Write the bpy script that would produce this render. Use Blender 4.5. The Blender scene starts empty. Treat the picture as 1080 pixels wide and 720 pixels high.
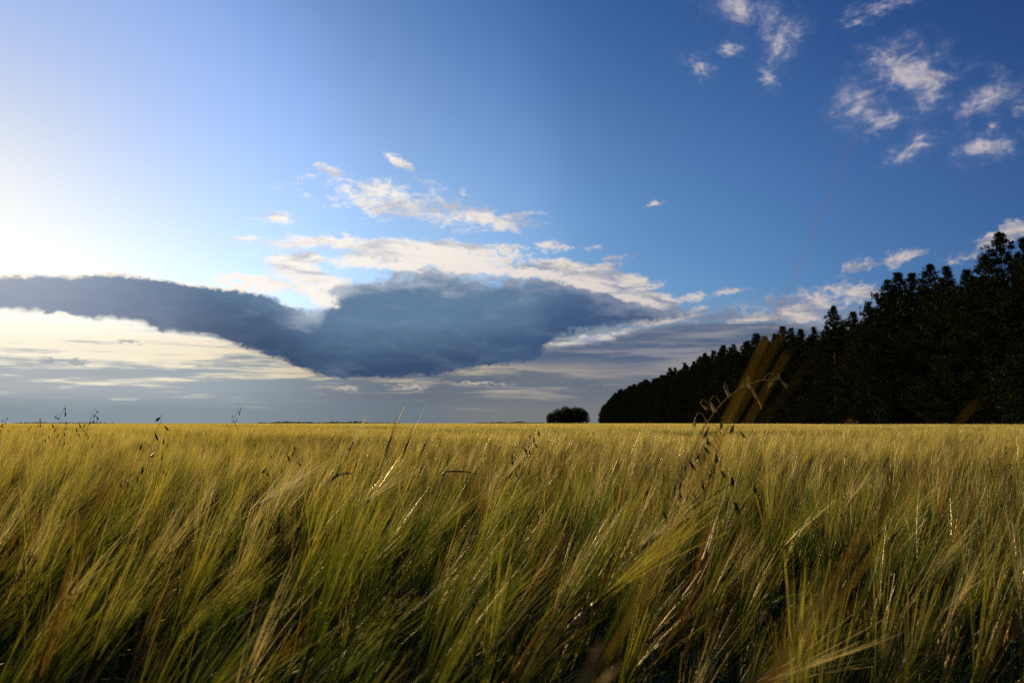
import bpy, math, random
import numpy as np
from mathutils import Vector

R = math.radians
random.seed(7)
rng = np.random.default_rng(11)
scene = bpy.context.scene
COL = scene.collection

# ------------------------------------------------------------------ camera
CAM_Z = 1.22
cd = bpy.data.cameras.new('camera')
cam = bpy.data.objects.new('camera', cd)
COL.objects.link(cam)
cd.sensor_width = 22.2
cd.lens = 18.0
cd.clip_start = 0.02
cd.clip_end = 20000
cam.location = (0, 0, CAM_Z)
cam.rotation_euler = (R(90 + 5.61), 0, 0)
cd.dof.use_dof = True
cd.dof.focus_distance = 3.0
cd.dof.aperture_fstop = 6.3
scene.camera = cam

# ------------------------------------------------------------------ exposure, render settings
scene.view_settings.view_transform = 'Standard'
scene.view_settings.look = 'None'
scene.view_settings.gamma = 1
scene.view_settings.use_curve_mapping = False
EXPOSURE = 0.35
scene.view_settings.exposure = EXPOSURE
scene.render.engine = 'CYCLES'
cy = scene.cycles
cy.max_bounces = 7
cy.diffuse_bounces = 4
cy.glossy_bounces = 3
cy.transmission_bounces = 4
cy.transparent_max_bounces = 6
cy.sample_clamp_indirect = 6
scene.render.filter_size = 1.2
cy.use_denoising = False
try:
    cy.denoiser = 'OPENIMAGEDENOISE'
    cy.denoising_prefilter = 'ACCURATE'
except Exception:
    pass

# ------------------------------------------------------------------ sun
SUN_AZ, SUN_EL = -34.0, 12.5
sd = bpy.data.lights.new('sun', 'SUN')
sd.energy = 5.0
sd.angle = R(0.6)
sd.color = (1.0, 0.77, 0.44)
sun = bpy.data.objects.new('sun', sd)
COL.objects.link(sun)
sdir = Vector((math.sin(R(SUN_AZ)) * math.cos(R(SUN_EL)), math.cos(R(SUN_AZ)) * math.cos(R(SUN_EL)), math.sin(R(SUN_EL))))
sun.rotation_euler = sdir.to_track_quat('Z', 'Y').to_euler()

# ------------------------------------------------------------------ sky: Nishita air with a cloud deck in sky directions (azimuth, elevation in degrees)
WORLD_STRENGTH = 0.1 / 2 ** EXPOSURE
DARK_TOP = [(-34.76, 8.66), (-31.99, 8.83), (-27.49, 9.22), (-25.37, 9.45), (-23.72, 9.33), (-21.45, 9.12), (-19.1, 8.89), (-16.7, 8.57), (-14.85, 8.08), (-13.48, 8.0), (-12.68, 8.92), (-11.88, 9.71), (-10.49, 10.4), (-7.91, 10.86), (-5.29, 10.85), (-2.65, 10.62), (0.0, 10.31), (2.65, 10.1), (5.28, 9.49), (7.88, 8.95), (9.8, 8.5), (11.2, 8.05), (12.4, 7.7), (13.6, 7.3)]
DARK_BOT = [(-34.64, 6.46), (-31.86, 6.39), (-28.91, 6.46), (-26.84, 6.3), (-24.69, 6.17), (-22.46, 5.73), (-20.16, 5.45), (-18.39, 4.95), (-16.58, 4.44), (-15.05, 3.9), (-14.11, 3.35), (-12.24, 2.99), (-9.08, 2.89), (-6.52, 3.04), (-3.92, 3.44), (-1.31, 3.84), (1.05, 4.04), (2.23, 4.82), (2.95, 5.6), (6.55, 6.25), (9.15, 6.5), (11.2, 6.8), (12.4, 7.15), (13.6, 7.6)]
BAND_TOP = [(-4, 4.3), (-2.62, 4.9), (1.31, 5.48), (6.55, 6.09), (10.42, 6.93), (12.96, 7.13), (16.65, 7.07), (19.62, 6.52), (22.46, 5.67), (25, 5.0)]
BAND_BOT = [(-4, 4.5), (-2.62, 4.3), (1.31, 3.71), (5.23, 3.76), (9.09, 3.6), (11.64, 4.21), (16.59, 4.88), (19.56, 4.98), (22.44, 5.19), (25, 5.4)]
FRINGE = [(-14.3, 10.15, 2.4, 0.75, -14), (-12.9, 9.35, 1.5, 0.8, -20), (-17.6, 9.25, 2.6, 0.35, -10), (-7.27, 11.9, 10.67, 0.58, 0), (-14.92, 10.91, 2.6, 0.44, 0), (-13.64, 9.77, 1.88, 0.82, -25), (-16.1, 9.1, 3.05, 0.38, -8), (-12.37, 8.99, 1.26, 1.15, 0), (-5.95, 11.29, 7.83, 1.03, -3), (4.63, 10.34, 3.94, 0.84, -8), (7.24, 9.71, 3.9, 0.9, -14), (6.57, 8.3, 5.85, 0.78, -10), (9.81, 8.62, 1.67, 0.58, -15), (10.43, 7.19, 2.87, 0.32, 10), (5.24, 5.72, 3.91, 0.33, 8)]
PUFFS = [(-7.64, 14.94, 6.4, 1.35, -6), (-10.58, 15.39, 3.3, 0.95, 0), (-2.0, 13.98, 4.6, 0.7, -8), (0.33, 14.31, 2.0, 0.26, 3), (-12.02, 16.56, 2.18, 0.49, -22), (-8.0, 17.46, 1.3, 0.45, -35), (-16.1, 13.46, 1.48, 0.43, -3), (-12.76, 12.27, 1.14, 0.31, 0), (-11.04, 12.35, 0.77, 0.32, 0), (19.53, 7.63, 3.6, 1.25, 4), (22.55, 8.09, 2.4, 0.8, 0), (16.65, 6.76, 3.63, 0.38, 6), (22.9, 9.81, 1.35, 0.48, 25), (25.68, 10.25, 1.19, 0.53, 12), (30.38, 10.84, 2.38, 0.62, 20), (31.87, 11.28, 1.25, 0.66, 0), (14.99, 8.71, 1.48, 0.31, 3), (12.67, 8.54, 1.89, 0.38, 5), (9.92, 14.79, 0.8, 0.3, 15), (6.61, 11.21, 1.44, 0.26, 0)]
WISPS = [(16.31, 26.55, 3.0, 1.46, -15), (18.53, 24.06, 1.71, 2.18, -25), (13.34, 23.35, 1.53, 0.73, -35), (15.16, 24.21, 1.25, 0.39, -10), (17.85, 22.21, 0.69, 1.12, 20), (23.3, 19.81, 2.07, 1.9, 0), (24.66, 18.6, 2.65, 0.78, 15), (26.46, 21.39, 3.21, 1.97, -25), (27.75, 20.08, 1.33, 1.82, -10), (25.11, 22.33, 1.88, 1.06, 0), (30.67, 19.18, 1.96, 1.34, 15), (32.51, 18.41, 0.81, 0.66, 20), (30.41, 16.34, 2.38, 0.99, 5), (30.88, 17.47, 0.7, 0.6, 0), (26.52, 16.92, 1.96, 0.87, 15), (24.98, 25.37, 2.67, 0.66, 5), (23.51, 24.66, 1.29, 0.38, 10)]
FRONT = [(-14.3, 9.1, 1.9, 0.62, -24), (-13.2, 8.35, 1.3, 0.55, -20), (-15.6, 9.15, 2.4, 0.42, -8), (-18.2, 8.95, 2.2, 0.22, -8), (-12.6, 8.0, 0.8, 0.25, -10), (-10.6, 10.9, 2.6, 0.5, 4), (-5.0, 11.1, 4.5, 0.35, -2), (5.6, 9.35, 3.0, 0.3, -13), (8.2, 8.5, 2.4, 0.28, -14), (-8.0, 10.75, 3.0, 0.36, 0), (-2.2, 10.6, 3.2, 0.34, -3), (1.6, 10.25, 3.0, 0.36, -6)]
VEIL = [(9.5, 7.7, 4.6, 0.8, -7), (13.5, 7.2, 2.5, 0.5, 0), (2.0, 10.5, 5.0, 0.6, -5), (-9.0, 11.1, 4.0, 0.6, 0), (5.5, 9.0, 4.5, 0.7, -12)]
LOW = [(-12.23, 2.23, 2.37, 0.45, 0), (-6.83, 2.46, 2.58, 0.2, 0), (6.53, 4.01, 1.29, 0.32, 2), (-1.63, 2.67, 2.61, 0.2, -3)]
LOWDARK = [(-12.6, 2.0, 2.6, 0.4, 0), (5.54, 2.66, 1.94, 0.19, 0), (-24.92, 5.09, 1.41, 0.22, 0), (-28.02, 3.74, 2.04, 0.2, 0), (-3.2, 3.0, 3.0, 0.16, 0), (9.2, 2.95, 1.0, 0.2, 0)]


def lin(rgb, k=1.0):
    out = []
    for c in rgb:
        c /= 255.0
        c = c / 12.92 if c <= 0.04045 else ((c + 0.055) / 1.055) ** 2.4
        out.append(c * k)
    return tuple(out) + (1.0,)


def skycol(rgb):
    """seen radiance of a cloud -> the colour the Background needs"""
    return lin(rgb, 1.0 / (WORLD_STRENGTH * 2 ** EXPOSURE))


class NT:
    def __init__(self, nt):
        self.nt = nt

    def link(self, sock, v):
        if isinstance(v, bpy.types.NodeSocket):
            self.nt.links.new(v, sock)
        else:
            sock.default_value = v

    def m(self, op, a, b=None, c=None, clamp=False):
        n = self.nt.nodes.new('ShaderNodeMath')
        n.operation = op
        n.use_clamp = clamp
        for i, v in enumerate((a, b, c)):
            if v is not None:
                self.link(n.inputs[i], v)
        return n.outputs[0]

    def v(self, op, a, b=None, scale=None, out=0):
        n = self.nt.nodes.new('ShaderNodeVectorMath')
        n.operation = op
        self.link(n.inputs[0], a)
        if b is not None:
            self.link(n.inputs[1], b)
        if scale is not None:
            self.link(n.inputs['Scale'], scale)
        return n.outputs[out]

    def xyz(self, x, y, z):
        n = self.nt.nodes.new('ShaderNodeCombineXYZ')
        for i, q in enumerate((x, y, z)):
            self.link(n.inputs[i], q)
        return n.outputs[0]

    def sep(self, v):
        n = self.nt.nodes.new('ShaderNodeSeparateXYZ')
        self.link(n.inputs[0], v)
        return n.outputs

    def noise(self, vec, scale, detail=4.0, rough=0.55, lac=2.0, dist=0.0, color=False):
        n = self.nt.nodes.new('ShaderNodeTexNoise')
        self.link(n.inputs['Vector'], vec)
        n.inputs['Scale'].default_value = scale
        n.inputs['Detail'].default_value = detail
        n.inputs['Roughness'].default_value = rough
        n.inputs['Lacunarity'].default_value = lac
        n.inputs['Distortion'].default_value = dist
        return n.outputs['Color' if color else 'Fac']

    def ss(self, x, lo, hi, tmin=0.0, tmax=1.0):
        n = self.nt.nodes.new('ShaderNodeMapRange')
        n.interpolation_type = 'SMOOTHSTEP'
        for k, q in (('Value', x), ('From Min', lo), ('From Max', hi), ('To Min', tmin), ('To Max', tmax)):
            self.link(n.inputs[k], q)
        return n.outputs['Result']

    def mix(self, f, a, b, mode='MIX'):
        n = self.nt.nodes.new('ShaderNodeMix')
        n.data_type = 'RGBA'
        n.blend_type = mode
        n.clamp_factor = True
        self.link(n.inputs[0], f)
        self.link(n.inputs[6], a)
        self.link(n.inputs[7], b)
        return n.outputs[2]

    def curve(self, x, pts):
        n = self.nt.nodes.new('ShaderNodeFloatCurve')
        c = n.mapping.curves[0]
        while len(c.points) > 2:
            c.points.remove(c.points[1])
        c.points[0].location = pts[0]
        c.points[-1].location = pts[-1]
        for p in pts[1:-1]:
            c.points.new(*p)
        n.mapping.extend = 'HORIZONTAL'
        n.mapping.use_clip = False
        n.mapping.update()
        self.link(n.inputs['Value'], x)
        return n.outputs[0]

    def blobs(self, vec, lst):
        acc = None
        for (x, y, rx, ry, rot) in lst:
            n = self.nt.nodes.new('ShaderNodeMapping')
            n.vector_type = 'TEXTURE'
            self.link(n.inputs['Vector'], vec)
            n.inputs['Location'].default_value = (x, y, 0)
            n.inputs['Rotation'].default_value = (0, 0, R(rot))
            n.inputs['Scale'].default_value = (rx, ry, 1)
            d = self.v('LENGTH', n.outputs[0], out=1)
            b = self.m('SUBTRACT', 1.0, d)
            acc = b if acc is None else self.m('SMOOTH_MAX', acc, b, 0.25)
        return acc


def after(prev, vec):
    """vec, evaluated only once prev is known (keeps the sky shader's stack small)"""
    n = wnt.nodes.new('ShaderNodeVectorMath')
    n.operation = 'MULTIPLY_ADD'
    wnt.links.new(prev, n.inputs[0])
    n.inputs[1].default_value = (1e-9, 1e-9, 1e-9)
    wnt.links.new(vec, n.inputs[2])
    return n.outputs[0]


world = bpy.data.worlds.new('World')
scene.world = world
world.use_nodes = True
world.cycles.sampling_method = 'MANUAL'
world.cycles.sample_map_resolution = 512
wnt = world.node_tree
wnt.nodes.clear()
w = NT(wnt)
tc = wnt.nodes.new('ShaderNodeTexCoord')
sky = wnt.nodes.new('ShaderNodeTexSky')
sky.sky_type = 'NISHITA'
sky.sun_disc = False
sky.sun_elevation = R(SUN_EL)
sky.sun_rotation = R(SUN_AZ)
sky.air_density = 1.0
sky.dust_density = 0.1
sky.ozone_density = 2.0
D = w.v('NORMALIZE', tc.outputs['Generated'])
dx, dy, dz = w.sep(D)
az = w.m('MULTIPLY', w.m('ARCTAN2', dx, dy), 180 / math.pi)
el = w.m('MULTIPLY', w.m('ARCSINE', dz), 180 / math.pi)
P0 = w.xyz(az, el, 0.0)
# turbulence: clouds stretch along the horizon when they are low
PS = w.xyz(az, w.m('MULTIPLY', el, 2.4), 0.0)
warp = w.v('SUBTRACT', w.noise(PS, 0.22, 4, 0.6, color=True), (0.5, 0.5, 0.5))
warp2 = w.v('SUBTRACT', w.noise(PS, 1.1, 3, 0.6, color=True), (0.5, 0.5, 0.5))
P1 = w.v('ADD', w.v('ADD', P0, w.v('MULTIPLY', warp, (3.0, 0.9, 0))), w.v('MULTIPLY', warp2, (0.9, 0.35, 0)))
P2 = w.v('ADD', P0, w.v('MULTIPLY', warp2, (1.6, 1.3, 0)))
fb = w.noise(w.xyz(w.m('MULTIPLY', az, 0.6), w.m('MULTIPLY', el, 1.5), 0.0), 0.62, 10, 0.6, dist=0.25)                                                # billows
fb2 = w.noise(w.xyz(az, w.m('MULTIPLY', el, 1.15), 3.7), 0.5, 10, 0.63, dist=0.9)  # wisps
streak = w.noise(w.xyz(w.m('MULTIPLY', az, 0.12), w.m('MULTIPLY', el, 1.75), 1.3), 1.0, 10, 0.66, dist=0.3)  # flat far layers
bil = w.m('SUBTRACT', fb, 0.5)
wis = w.m('SUBTRACT', fb2, 0.5)
fin = w.m('SUBTRACT', w.noise(w.xyz(w.m('MULTIPLY', az, 0.85), w.m('MULTIPLY', el, 1.2), 8.0), 1.7, 8, 0.62, dist=0.5), 0.5)
# angle from the sun
cs = w.v('DOT_PRODUCT', D, tuple(sdir), out=1)
sang = w.m('MULTIPLY', w.m('ARCCOSINE', w.m('MINIMUM', cs, 0.999999)), 180 / math.pi)
near_sun = w.m('EXPONENT', w.m('MULTIPLY', sang, -1 / 13.0))
# clear air: Nishita, deepened away from the sun
gu = w.m('MULTIPLY', sang, 1 / 90.0)
gch = lambda pts: w.m('MULTIPLY', w.curve(gu, [(a_ / 90.0, v_ / 2.0) for a_, v_ in pts]), 2.0)
gr = gch([(0, 1.45), (5, 1.5), (12, 1.5), (18, 1.42), (25, 1.2), (33, 0.93), (40, 0.56), (50, 0.40), (61, 0.29), (68, 0.23), (90, 0.2)])
gg = gch([(0, 1.3), (5, 1.32), (12, 1.40), (18, 1.42), (25, 1.25), (33, 1.04), (40, 0.75), (50, 0.60), (61, 0.46), (68, 0.40), (90, 0.36)])
gb = gch([(0, 1.2), (5, 1.28), (12, 1.58), (18, 1.72), (25, 1.45), (33, 1.30), (40, 1.04), (50, 0.94), (61, 0.82), (68, 0.74), (90, 0.7)])
deep = w.m('MULTIPLY', w.ss(el, 14, 30), w.ss(sang, 14, 34))
dk = lambda k: w.m('MULTIPLY_ADD', deep, -k, 1.0)
air = w.v('MULTIPLY', sky.outputs[0], w.xyz(w.m('MULTIPLY', gr, dk(0.38)), w.m('MULTIPLY', gg, dk(0.26)), w.m('MULTIPLY', gb, dk(0.13))))
# far layers near the horizon
hz = w.ss(el, 9.0, 4.5)
warm_az = w.ss(az, -6.0, -22.0)
warm_az2 = w.ss(az, -10.0, -33.0)
c_grey = w.mix(warm_az, skycol((106, 115, 128)), w.mix(warm_az2, skycol((150, 163, 174)), skycol((172, 178, 182))))
c_cream = w.mix(warm_az, w.mix(w.ss(az, -4, 8), skycol((176, 168, 152)), skycol((144, 140, 143))), w.mix(warm_az2, skycol((238, 222, 190)), skycol((255, 246, 222))))
lay = w.m('ADD', w.m('MULTIPLY', w.m('SUBTRACT', streak, 0.5), 5.0), w.ss(el, 1.6, 5.2, -0.45, 0.7))
c_lay = w.mix(w.ss(lay, -0.30, 0.55), c_grey, c_cream)
c_base = w.mix(warm_az, w.mix(w.ss(az, -8, 0), skycol((108, 121, 133)), skycol((120, 123, 126))), skycol((136, 149, 158)))
base_h = w.mix(w.ss(w.m('ADD', el, w.m('MULTIPLY', streak, 1.4)), 1.3, 3.0), c_base, c_lay)
col = w.mix(hz, air, base_h)
az, el, _ = w.sep(after(col, P0))
low = w.m('ADD', w.blobs(after(col, P2), LOW), w.m('MULTIPLY', bil, 1.5))
col = w.mix(w.m('MULTIPLY', w.ss(low, 0.1, 0.8), 0.7), col, w.mix(w.ss(bil, -0.1, 0.12), skycol((150, 148, 152)), skycol((214, 200, 178))))
lowd = w.m('ADD', w.blobs(after(col, P2), LOWDARK), w.m('MULTIPLY', bil, 1.6))
col = w.mix(w.m('MULTIPLY', w.ss(lowd, 0.05, 0.7), 0.75), col, w.mix(warm_az, skycol((96, 106, 124)), skycol((150, 160, 172))))
# sunlit white cloud behind the dark one
az, el, _ = w.sep(after(col, P0))
far_az = w.ss(az, -17, 20)
sunlit = w.mix(far_az, skycol((255, 248, 238)), skycol((206, 195, 190)))
shade = w.mix(far_az, skycol((206, 208, 216)), skycol((134, 140, 162)))
PT = w.xyz(w.m('MULTIPLY', az, 0.30), w.m('MULTIPLY', el, 1.15), 5.0)
tex_l = w.ss(w.noise(PT, 0.8, 8, 0.58, dist=0.5), 0.36, 0.54)
c_white = w.mix(tex_l, shade, sunlit)
pf = w.m('ADD', w.blobs(after(col, P1), PUFFS), w.m('ADD', w.m('MULTIPLY', bil, 2.6), w.m('MULTIPLY', fin, 2.4)))
col = w.mix(w.m('MULTIPLY', w.ss(pf, -0.10, 1.0), 0.97), col, c_white)
fr = w.m('ADD', w.blobs(after(col, P1), FRINGE), w.m('ADD', w.m('MULTIPLY', bil, 2.2), w.m('MULTIPLY', fin, 1.6)))
col = w.mix(w.ss(fr, -0.2, 0.45), col, c_white)


def strip(vec, top, bot):
    X, Y, _ = w.sep(vec)
    u = w.m('MULTIPLY_ADD', X, 1 / 80.0, 0.5)
    f = lambda pts: [((a + 40) / 80.0, e / 20.0) for a, e in pts]
    t = w.m('SUBTRACT', w.m('MULTIPLY', w.curve(u, f(top)), 20.0), Y)
    b = w.m('SUBTRACT', Y, w.m('MULTIPLY', w.curve(u, f(bot)), 20.0))
    return t, b, Y


az, el, _ = w.sep(after(col, P0))
P3 = w.v('ADD', w.v('ADD', after(col, P0), w.v('MULTIPLY', warp, (1.2, 0.3, 0))), w.v('MULTIPLY', warp2, (0.6, 0.25, 0)))
# second grey band low on the right
t, b, Y = strip(P3, BAND_TOP, BAND_BOT)
dn = w.m('ADD', w.m('MINIMUM', t, b), w.m('MULTIPLY', w.m('SUBTRACT', streak, 0.5), 2.4))
cb = w.mix(w.ss(streak, 0.46, 0.66), skycol((80, 98, 128)), skycol((134, 136, 148)))
col = w.mix(w.m('MULTIPLY', w.ss(dn, -0.1, 0.7), 0.92), col, cb)
vq = w.m('ADD', w.blobs(after(col, P1), VEIL), w.m('ADD', w.m('MULTIPLY', bil, 3.4), w.m('MULTIPLY', fin, 1.2)))
col = w.mix(w.m('MULTIPLY', w.ss(vq, -0.1, 1.0), 0.75), col, w.mix(w.ss(az, -10, 8), skycol((170, 178, 192)), skycol((112, 126, 152))))
# big dark cloud
az, el, _ = w.sep(after(col, P0))
t, b, Y = strip(after(col, P3), DARK_TOP, DARK_BOT)
big = w.m('SUBTRACT', w.noise(PT, 0.42, 5, 0.55, dist=0.3), 0.5)
t = w.m('ADD', t, w.m('ADD', w.m('ADD', w.m('MULTIPLY', fin, w.ss(az, -17, -12, 0.12, 0.7)), w.m('MULTIPLY', bil, w.ss(az, -17, -12, 0.7, 1.7))), w.m('MULTIPLY', big, w.ss(az, -15, -10, 0.5, 3.2))))
b = w.m('ADD', b, w.m('ADD', w.m('MULTIPLY', fin, w.ss(az, -17, -12, 0.2, 0.5)), w.m('MULTIPLY', bil, 0.9)))
inside = w.m('MULTIPLY', w.ss(t, -0.10, w.m('MULTIPLY', w.m('MULTIPLY', w.ss(az, -17, -11, 0.28, 1.1), w.ss(az, -2, 8, 1.0, 0.55)), w.ss(fb2, 0.35, 0.62, 0.45, 1.7))), w.ss(b, -0.06, w.m('MULTIPLY', w.ss(az, 0, 5, 0.34, 0.5), w.ss(fb2, 0.35, 0.62, 0.5, 1.6))))
topc = w.mix(w.ss(az, -31, -19), skycol((152, 164, 186)), w.mix(w.ss(az, -2, 8), skycol((96, 126, 156)), skycol((74, 100, 138))))
botc = w.mix(w.ss(az, -32, -15), skycol((140, 152, 174)), w.mix(w.ss(az, -6, 4), skycol((56, 78, 110)), skycol((62, 87, 124))))
c_dark = w.mix(w.ss(w.m('ADD', b, w.m('MULTIPLY', big, 3.0)), 0.3, 4.6), botc, topc)
c_dark = w.mix(w.m('MULTIPLY', w.ss(fb, 0.48, 0.78), 0.20), c_dark, skycol((150, 164, 186)))
rim = w.m('MULTIPLY', w.ss(w.m('ADD', t, w.m('MULTIPLY', bil, -5.0)), 2.2, 0.1), w.ss(az, -17, -12, 0.0, 0.9))
c_dark = w.mix(rim, c_dark, w.mix(w.ss(az, -12, 6), skycol((190, 196, 208)), skycol((140, 150, 172))))
edge = w.m('MULTIPLY', w.ss(w.m('ADD', t, w.m('MULTIPLY', fin, 0.8)), 0.42, 0.10), w.ss(az, -6, -15))
c_dark = w.mix(edge, c_dark, skycol((255, 244, 222)))
ray_u = w.m('ARCTAN2', w.m('SUBTRACT', el, SUN_EL), w.m('SUBTRACT', az, SUN_AZ))
rays = w.noise(w.xyz(w.m('MULTIPLY', ray_u, 14.0), 0.0, 2.0), 1.0, 2, 0.5)
c_dark = w.mix(w.m('MULTIPLY', w.ss(rays, 0.48, 0.72), w.ss(az, -16, -6, 0.0, 0.45)), c_dark, skycol((122, 148, 168)))
col = w.mix(inside, col, c_dark)
fq = w.m('ADD', w.blobs(after(col, P3), FRONT), w.m('ADD', w.m('MULTIPLY', bil, 2.4), w.m('MULTIPLY', fin, 2.0)))
col = w.mix(w.m('MULTIPLY', w.ss(fq, -0.3, 0.55), 0.95), col, w.mix(0.9, c_white, sunlit))
# broken small clouds high on the right
az, el, _ = w.sep(after(col, P0))
ws = w.m('ADD', w.blobs(after(col, P2), WISPS), w.m('ADD', w.m('MULTIPLY', wis, 2.5), w.m('MULTIPLY', fin, 1.0)))
c_w = w.mix(w.ss(w.m('ADD', w.m('MULTIPLY', ws, 0.6), w.m('MULTIPLY', bil, 1.2)), 0.05, 0.75), skycol((112, 128, 168)), skycol((208, 198, 198)))
col = w.mix(w.m('MULTIPLY', w.ss(ws, -0.3, 1.8), 0.96), col, c_w)
# glare of the low sun through thin cloud
gl = w.m('ADD', w.m('MULTIPLY', w.m('EXPONENT', w.m('MULTIPLY', sang, -1 / 1.9)), 1.0), w.m('MULTIPLY', w.m('EXPONENT', w.m('MULTIPLY', sang, -1 / 5.0)), 0.10))
col = w.mix(gl, col, skycol((255, 250, 240)))
# below the horizon: dull ground colour
col = w.mix(w.ss(el, -0.3, -2.0), col, skycol((70, 66, 40)))
bg = wnt.nodes.new('ShaderNodeBackground')
bg.inputs['Strength'].default_value = WORLD_STRENGTH
wnt.links.new(col, bg.inputs['Color'])
wo = wnt.nodes.new('ShaderNodeOutputWorld')
wnt.links.new(bg.outputs[0], wo.inputs[0])


# ------------------------------------------------------------------ materials
def plant_mat(name, dark, light, trans, tfac, gloss=0.06, rough=0.35, patch=0.5, ripe_lit=None, zr=(0.98, 1.19)):
    """two-sided leaf tissue: diffuse + translucent + a little sheen, varied from plant to plant and over the field"""
    m = bpy.data.materials.new(name)
    m.use_nodes = True
    nt = m.node_tree
    nt.nodes.clear()
    g = NT(nt)
    oi = nt.nodes.new('ShaderNodeObjectInfo')
    geo = nt.nodes.new('ShaderNodeNewGeometry')
    n1 = g.noise(geo.outputs['Position'], patch, 3, 0.6)
    n2 = g.noise(geo.outputs['Position'], 55.0, 2, 0.6)
    f = g.m('ADD', g.m('MULTIPLY', oi.outputs['Random'], 0.55), g.m('ADD', g.m('MULTIPLY', g.ss(n1, 0.3, 0.7), 0.35), g.m('MULTIPLY', n2, 0.2)))
    c = g.mix(f, dark + (1,), light + (1,))
    ct = g.mix(f, tuple(a * b * 1.5 for a, b in zip(dark, trans)) + (1,), trans + (1,))
    if ripe_lit:                       # ripening green to straw, with shade low down and sun at tips painted in
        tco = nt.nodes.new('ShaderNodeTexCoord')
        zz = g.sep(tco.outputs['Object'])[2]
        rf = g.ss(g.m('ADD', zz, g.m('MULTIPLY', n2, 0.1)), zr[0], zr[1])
        c = g.mix(rf, c, ripe_lit + (1,))
        ct = g.mix(rf, ct, tuple(q * 1.35 for q in ripe_lit) + (1,))
    d = nt.nodes.new('ShaderNodeBsdfDiffuse')
    g.link(d.inputs['Color'], c)
    t = nt.nodes.new('ShaderNodeBsdfTranslucent')
    g.link(t.inputs['Color'], ct)
    mx = nt.nodes.new('ShaderNodeMixShader')
    mx.inputs[0].default_value = tfac
    nt.links.new(d.outputs[0], mx.inputs[1])
    nt.links.new(t.outputs[0], mx.inputs[2])
    gl_ = nt.nodes.new('ShaderNodeBsdfGlossy')
    gl_.inputs['Roughness'].default_value = rough
    gl_.inputs['Color'].default_value = (1, 0.90, 0.66, 1)
    lw = nt.nodes.new('ShaderNodeLayerWeight')
    lw.inputs['Blend'].default_value = 0.35
    mx2 = nt.nodes.new('ShaderNodeMixShader')
    g.link(mx2.inputs[0], g.m('MULTIPLY_ADD', lw.outputs['Fresnel'], gloss * 2.0, gloss * 0.5))
    nt.links.new(mx.outputs[0], mx2.inputs[1])
    nt.links.new(gl_.outputs[0], mx2.inputs[2])
    o = nt.nodes.new('ShaderNodeOutputMaterial')
    nt.links.new(mx2.outputs[0], o.inputs[0])
    return m


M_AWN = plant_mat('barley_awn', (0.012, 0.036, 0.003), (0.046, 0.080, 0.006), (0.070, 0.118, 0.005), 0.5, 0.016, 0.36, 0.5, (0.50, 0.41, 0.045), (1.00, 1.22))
M_AWN_SUNLIT = plant_mat('sunlit_barley_awn', (0.014, 0.036, 0.004), (0.056, 0.082, 0.008), (0.085, 0.120, 0.007), 0.5, 0.022, 0.36, 0.5, (0.62, 0.48, 0.10), (0.96, 1.19))  # brighter gold awn for farther plants, sunlight on the tips put into the colour
M_EAR = plant_mat('barley_ear', (0.16, 0.13, 0.03), (0.42, 0.26, 0.075), (0.34, 0.22, 0.045), 0.3, 0.02, 0.4)
M_STEM = plant_mat('barley_stem', (0.025, 0.055, 0.010), (0.09, 0.105, 0.022), (0.08, 0.11, 0.015), 0.2, 0.03, 0.38)
M_LEAF = plant_mat('barley_leaf', (0.014, 0.036, 0.007), (0.04, 0.07, 0.013), (0.07, 0.13, 0.015), 0.40, 0.025, 0.45)
M_OAT = plant_mat('oat_husk', (0.014, 0.018, 0.007), (0.04, 0.04, 0.014), (0.04, 0.04, 0.012), 0.2, 0.06, 0.4, 3.0)
M_OATPALE = plant_mat('dry_oat_husk', (0.34, 0.30, 0.15), (0.52, 0.46, 0.24), (0.62, 0.54, 0.27), 0.55, 0.03, 0.4, 3.0)
M_STRAW = plant_mat('dry_straw', (0.30, 0.17, 0.05), (0.42, 0.27, 0.09), (0.35, 0.2, 0.05), 0.4, 0.08, 0.4, 3.0)
M_BROWN = plant_mat('withered_leaf', (0.035, 0.022, 0.010), (0.07, 0.045, 0.02), (0.05, 0.03, 0.01), 0.2, 0.05, 0.5, 3.0)
M_CANOPY = plant_mat('barley_far_canopy', (0.17, 0.15, 0.035), (0.34, 0.25, 0.07), (0.4, 0.33, 0.08), 0.4, 0.02, 0.6, 0.08)
M_NEEDLE = plant_mat('pine_needles', (0.014, 0.020, 0.006), (0.034, 0.036, 0.010), (0.03, 0.034, 0.008), 0.08, 0.002, 0.7, 0.4)
M_BROAD = plant_mat('broadleaf_foliage', (0.018, 0.030, 0.008), (0.04, 0.06, 0.014), (0.05, 0.08, 0.012), 0.25, 0.006, 0.6, 0.5)
M_RUSSET = plant_mat('russet_foliage', (0.06, 0.03, 0.015), (0.12, 0.06, 0.03), (0.12, 0.06, 0.03), 0.3, 0.03, 0.5, 0.5)


def solid_mat(name, a, b, scale, rough=0.9):
    m = bpy.data.materials.new(name)
    m.use_nodes = True
    g = NT(m.node_tree)
    bs = m.node_tree.nodes['Principled BSDF']
    tcn = m.node_tree.nodes.new('ShaderNodeTexCoord')
    n = g.noise(tcn.outputs['Object'], scale, 6, 0.65)
    g.link(bs.inputs['Base Color'], g.mix(g.ss(n, 0.3, 0.7), a + (1,), b + (1,)))
    bs.inputs['Roughness'].default_value = rough
    bs.inputs['Specular IOR Level'].default_value = 0.2
    return m


M_SOIL = solid_mat('soil', (0.035, 0.026, 0.016), (0.07, 0.052, 0.03), 6)
M_BARK = solid_mat('pine_bark', (0.05, 0.03, 0.02), (0.13, 0.075, 0.045), 5)


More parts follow.
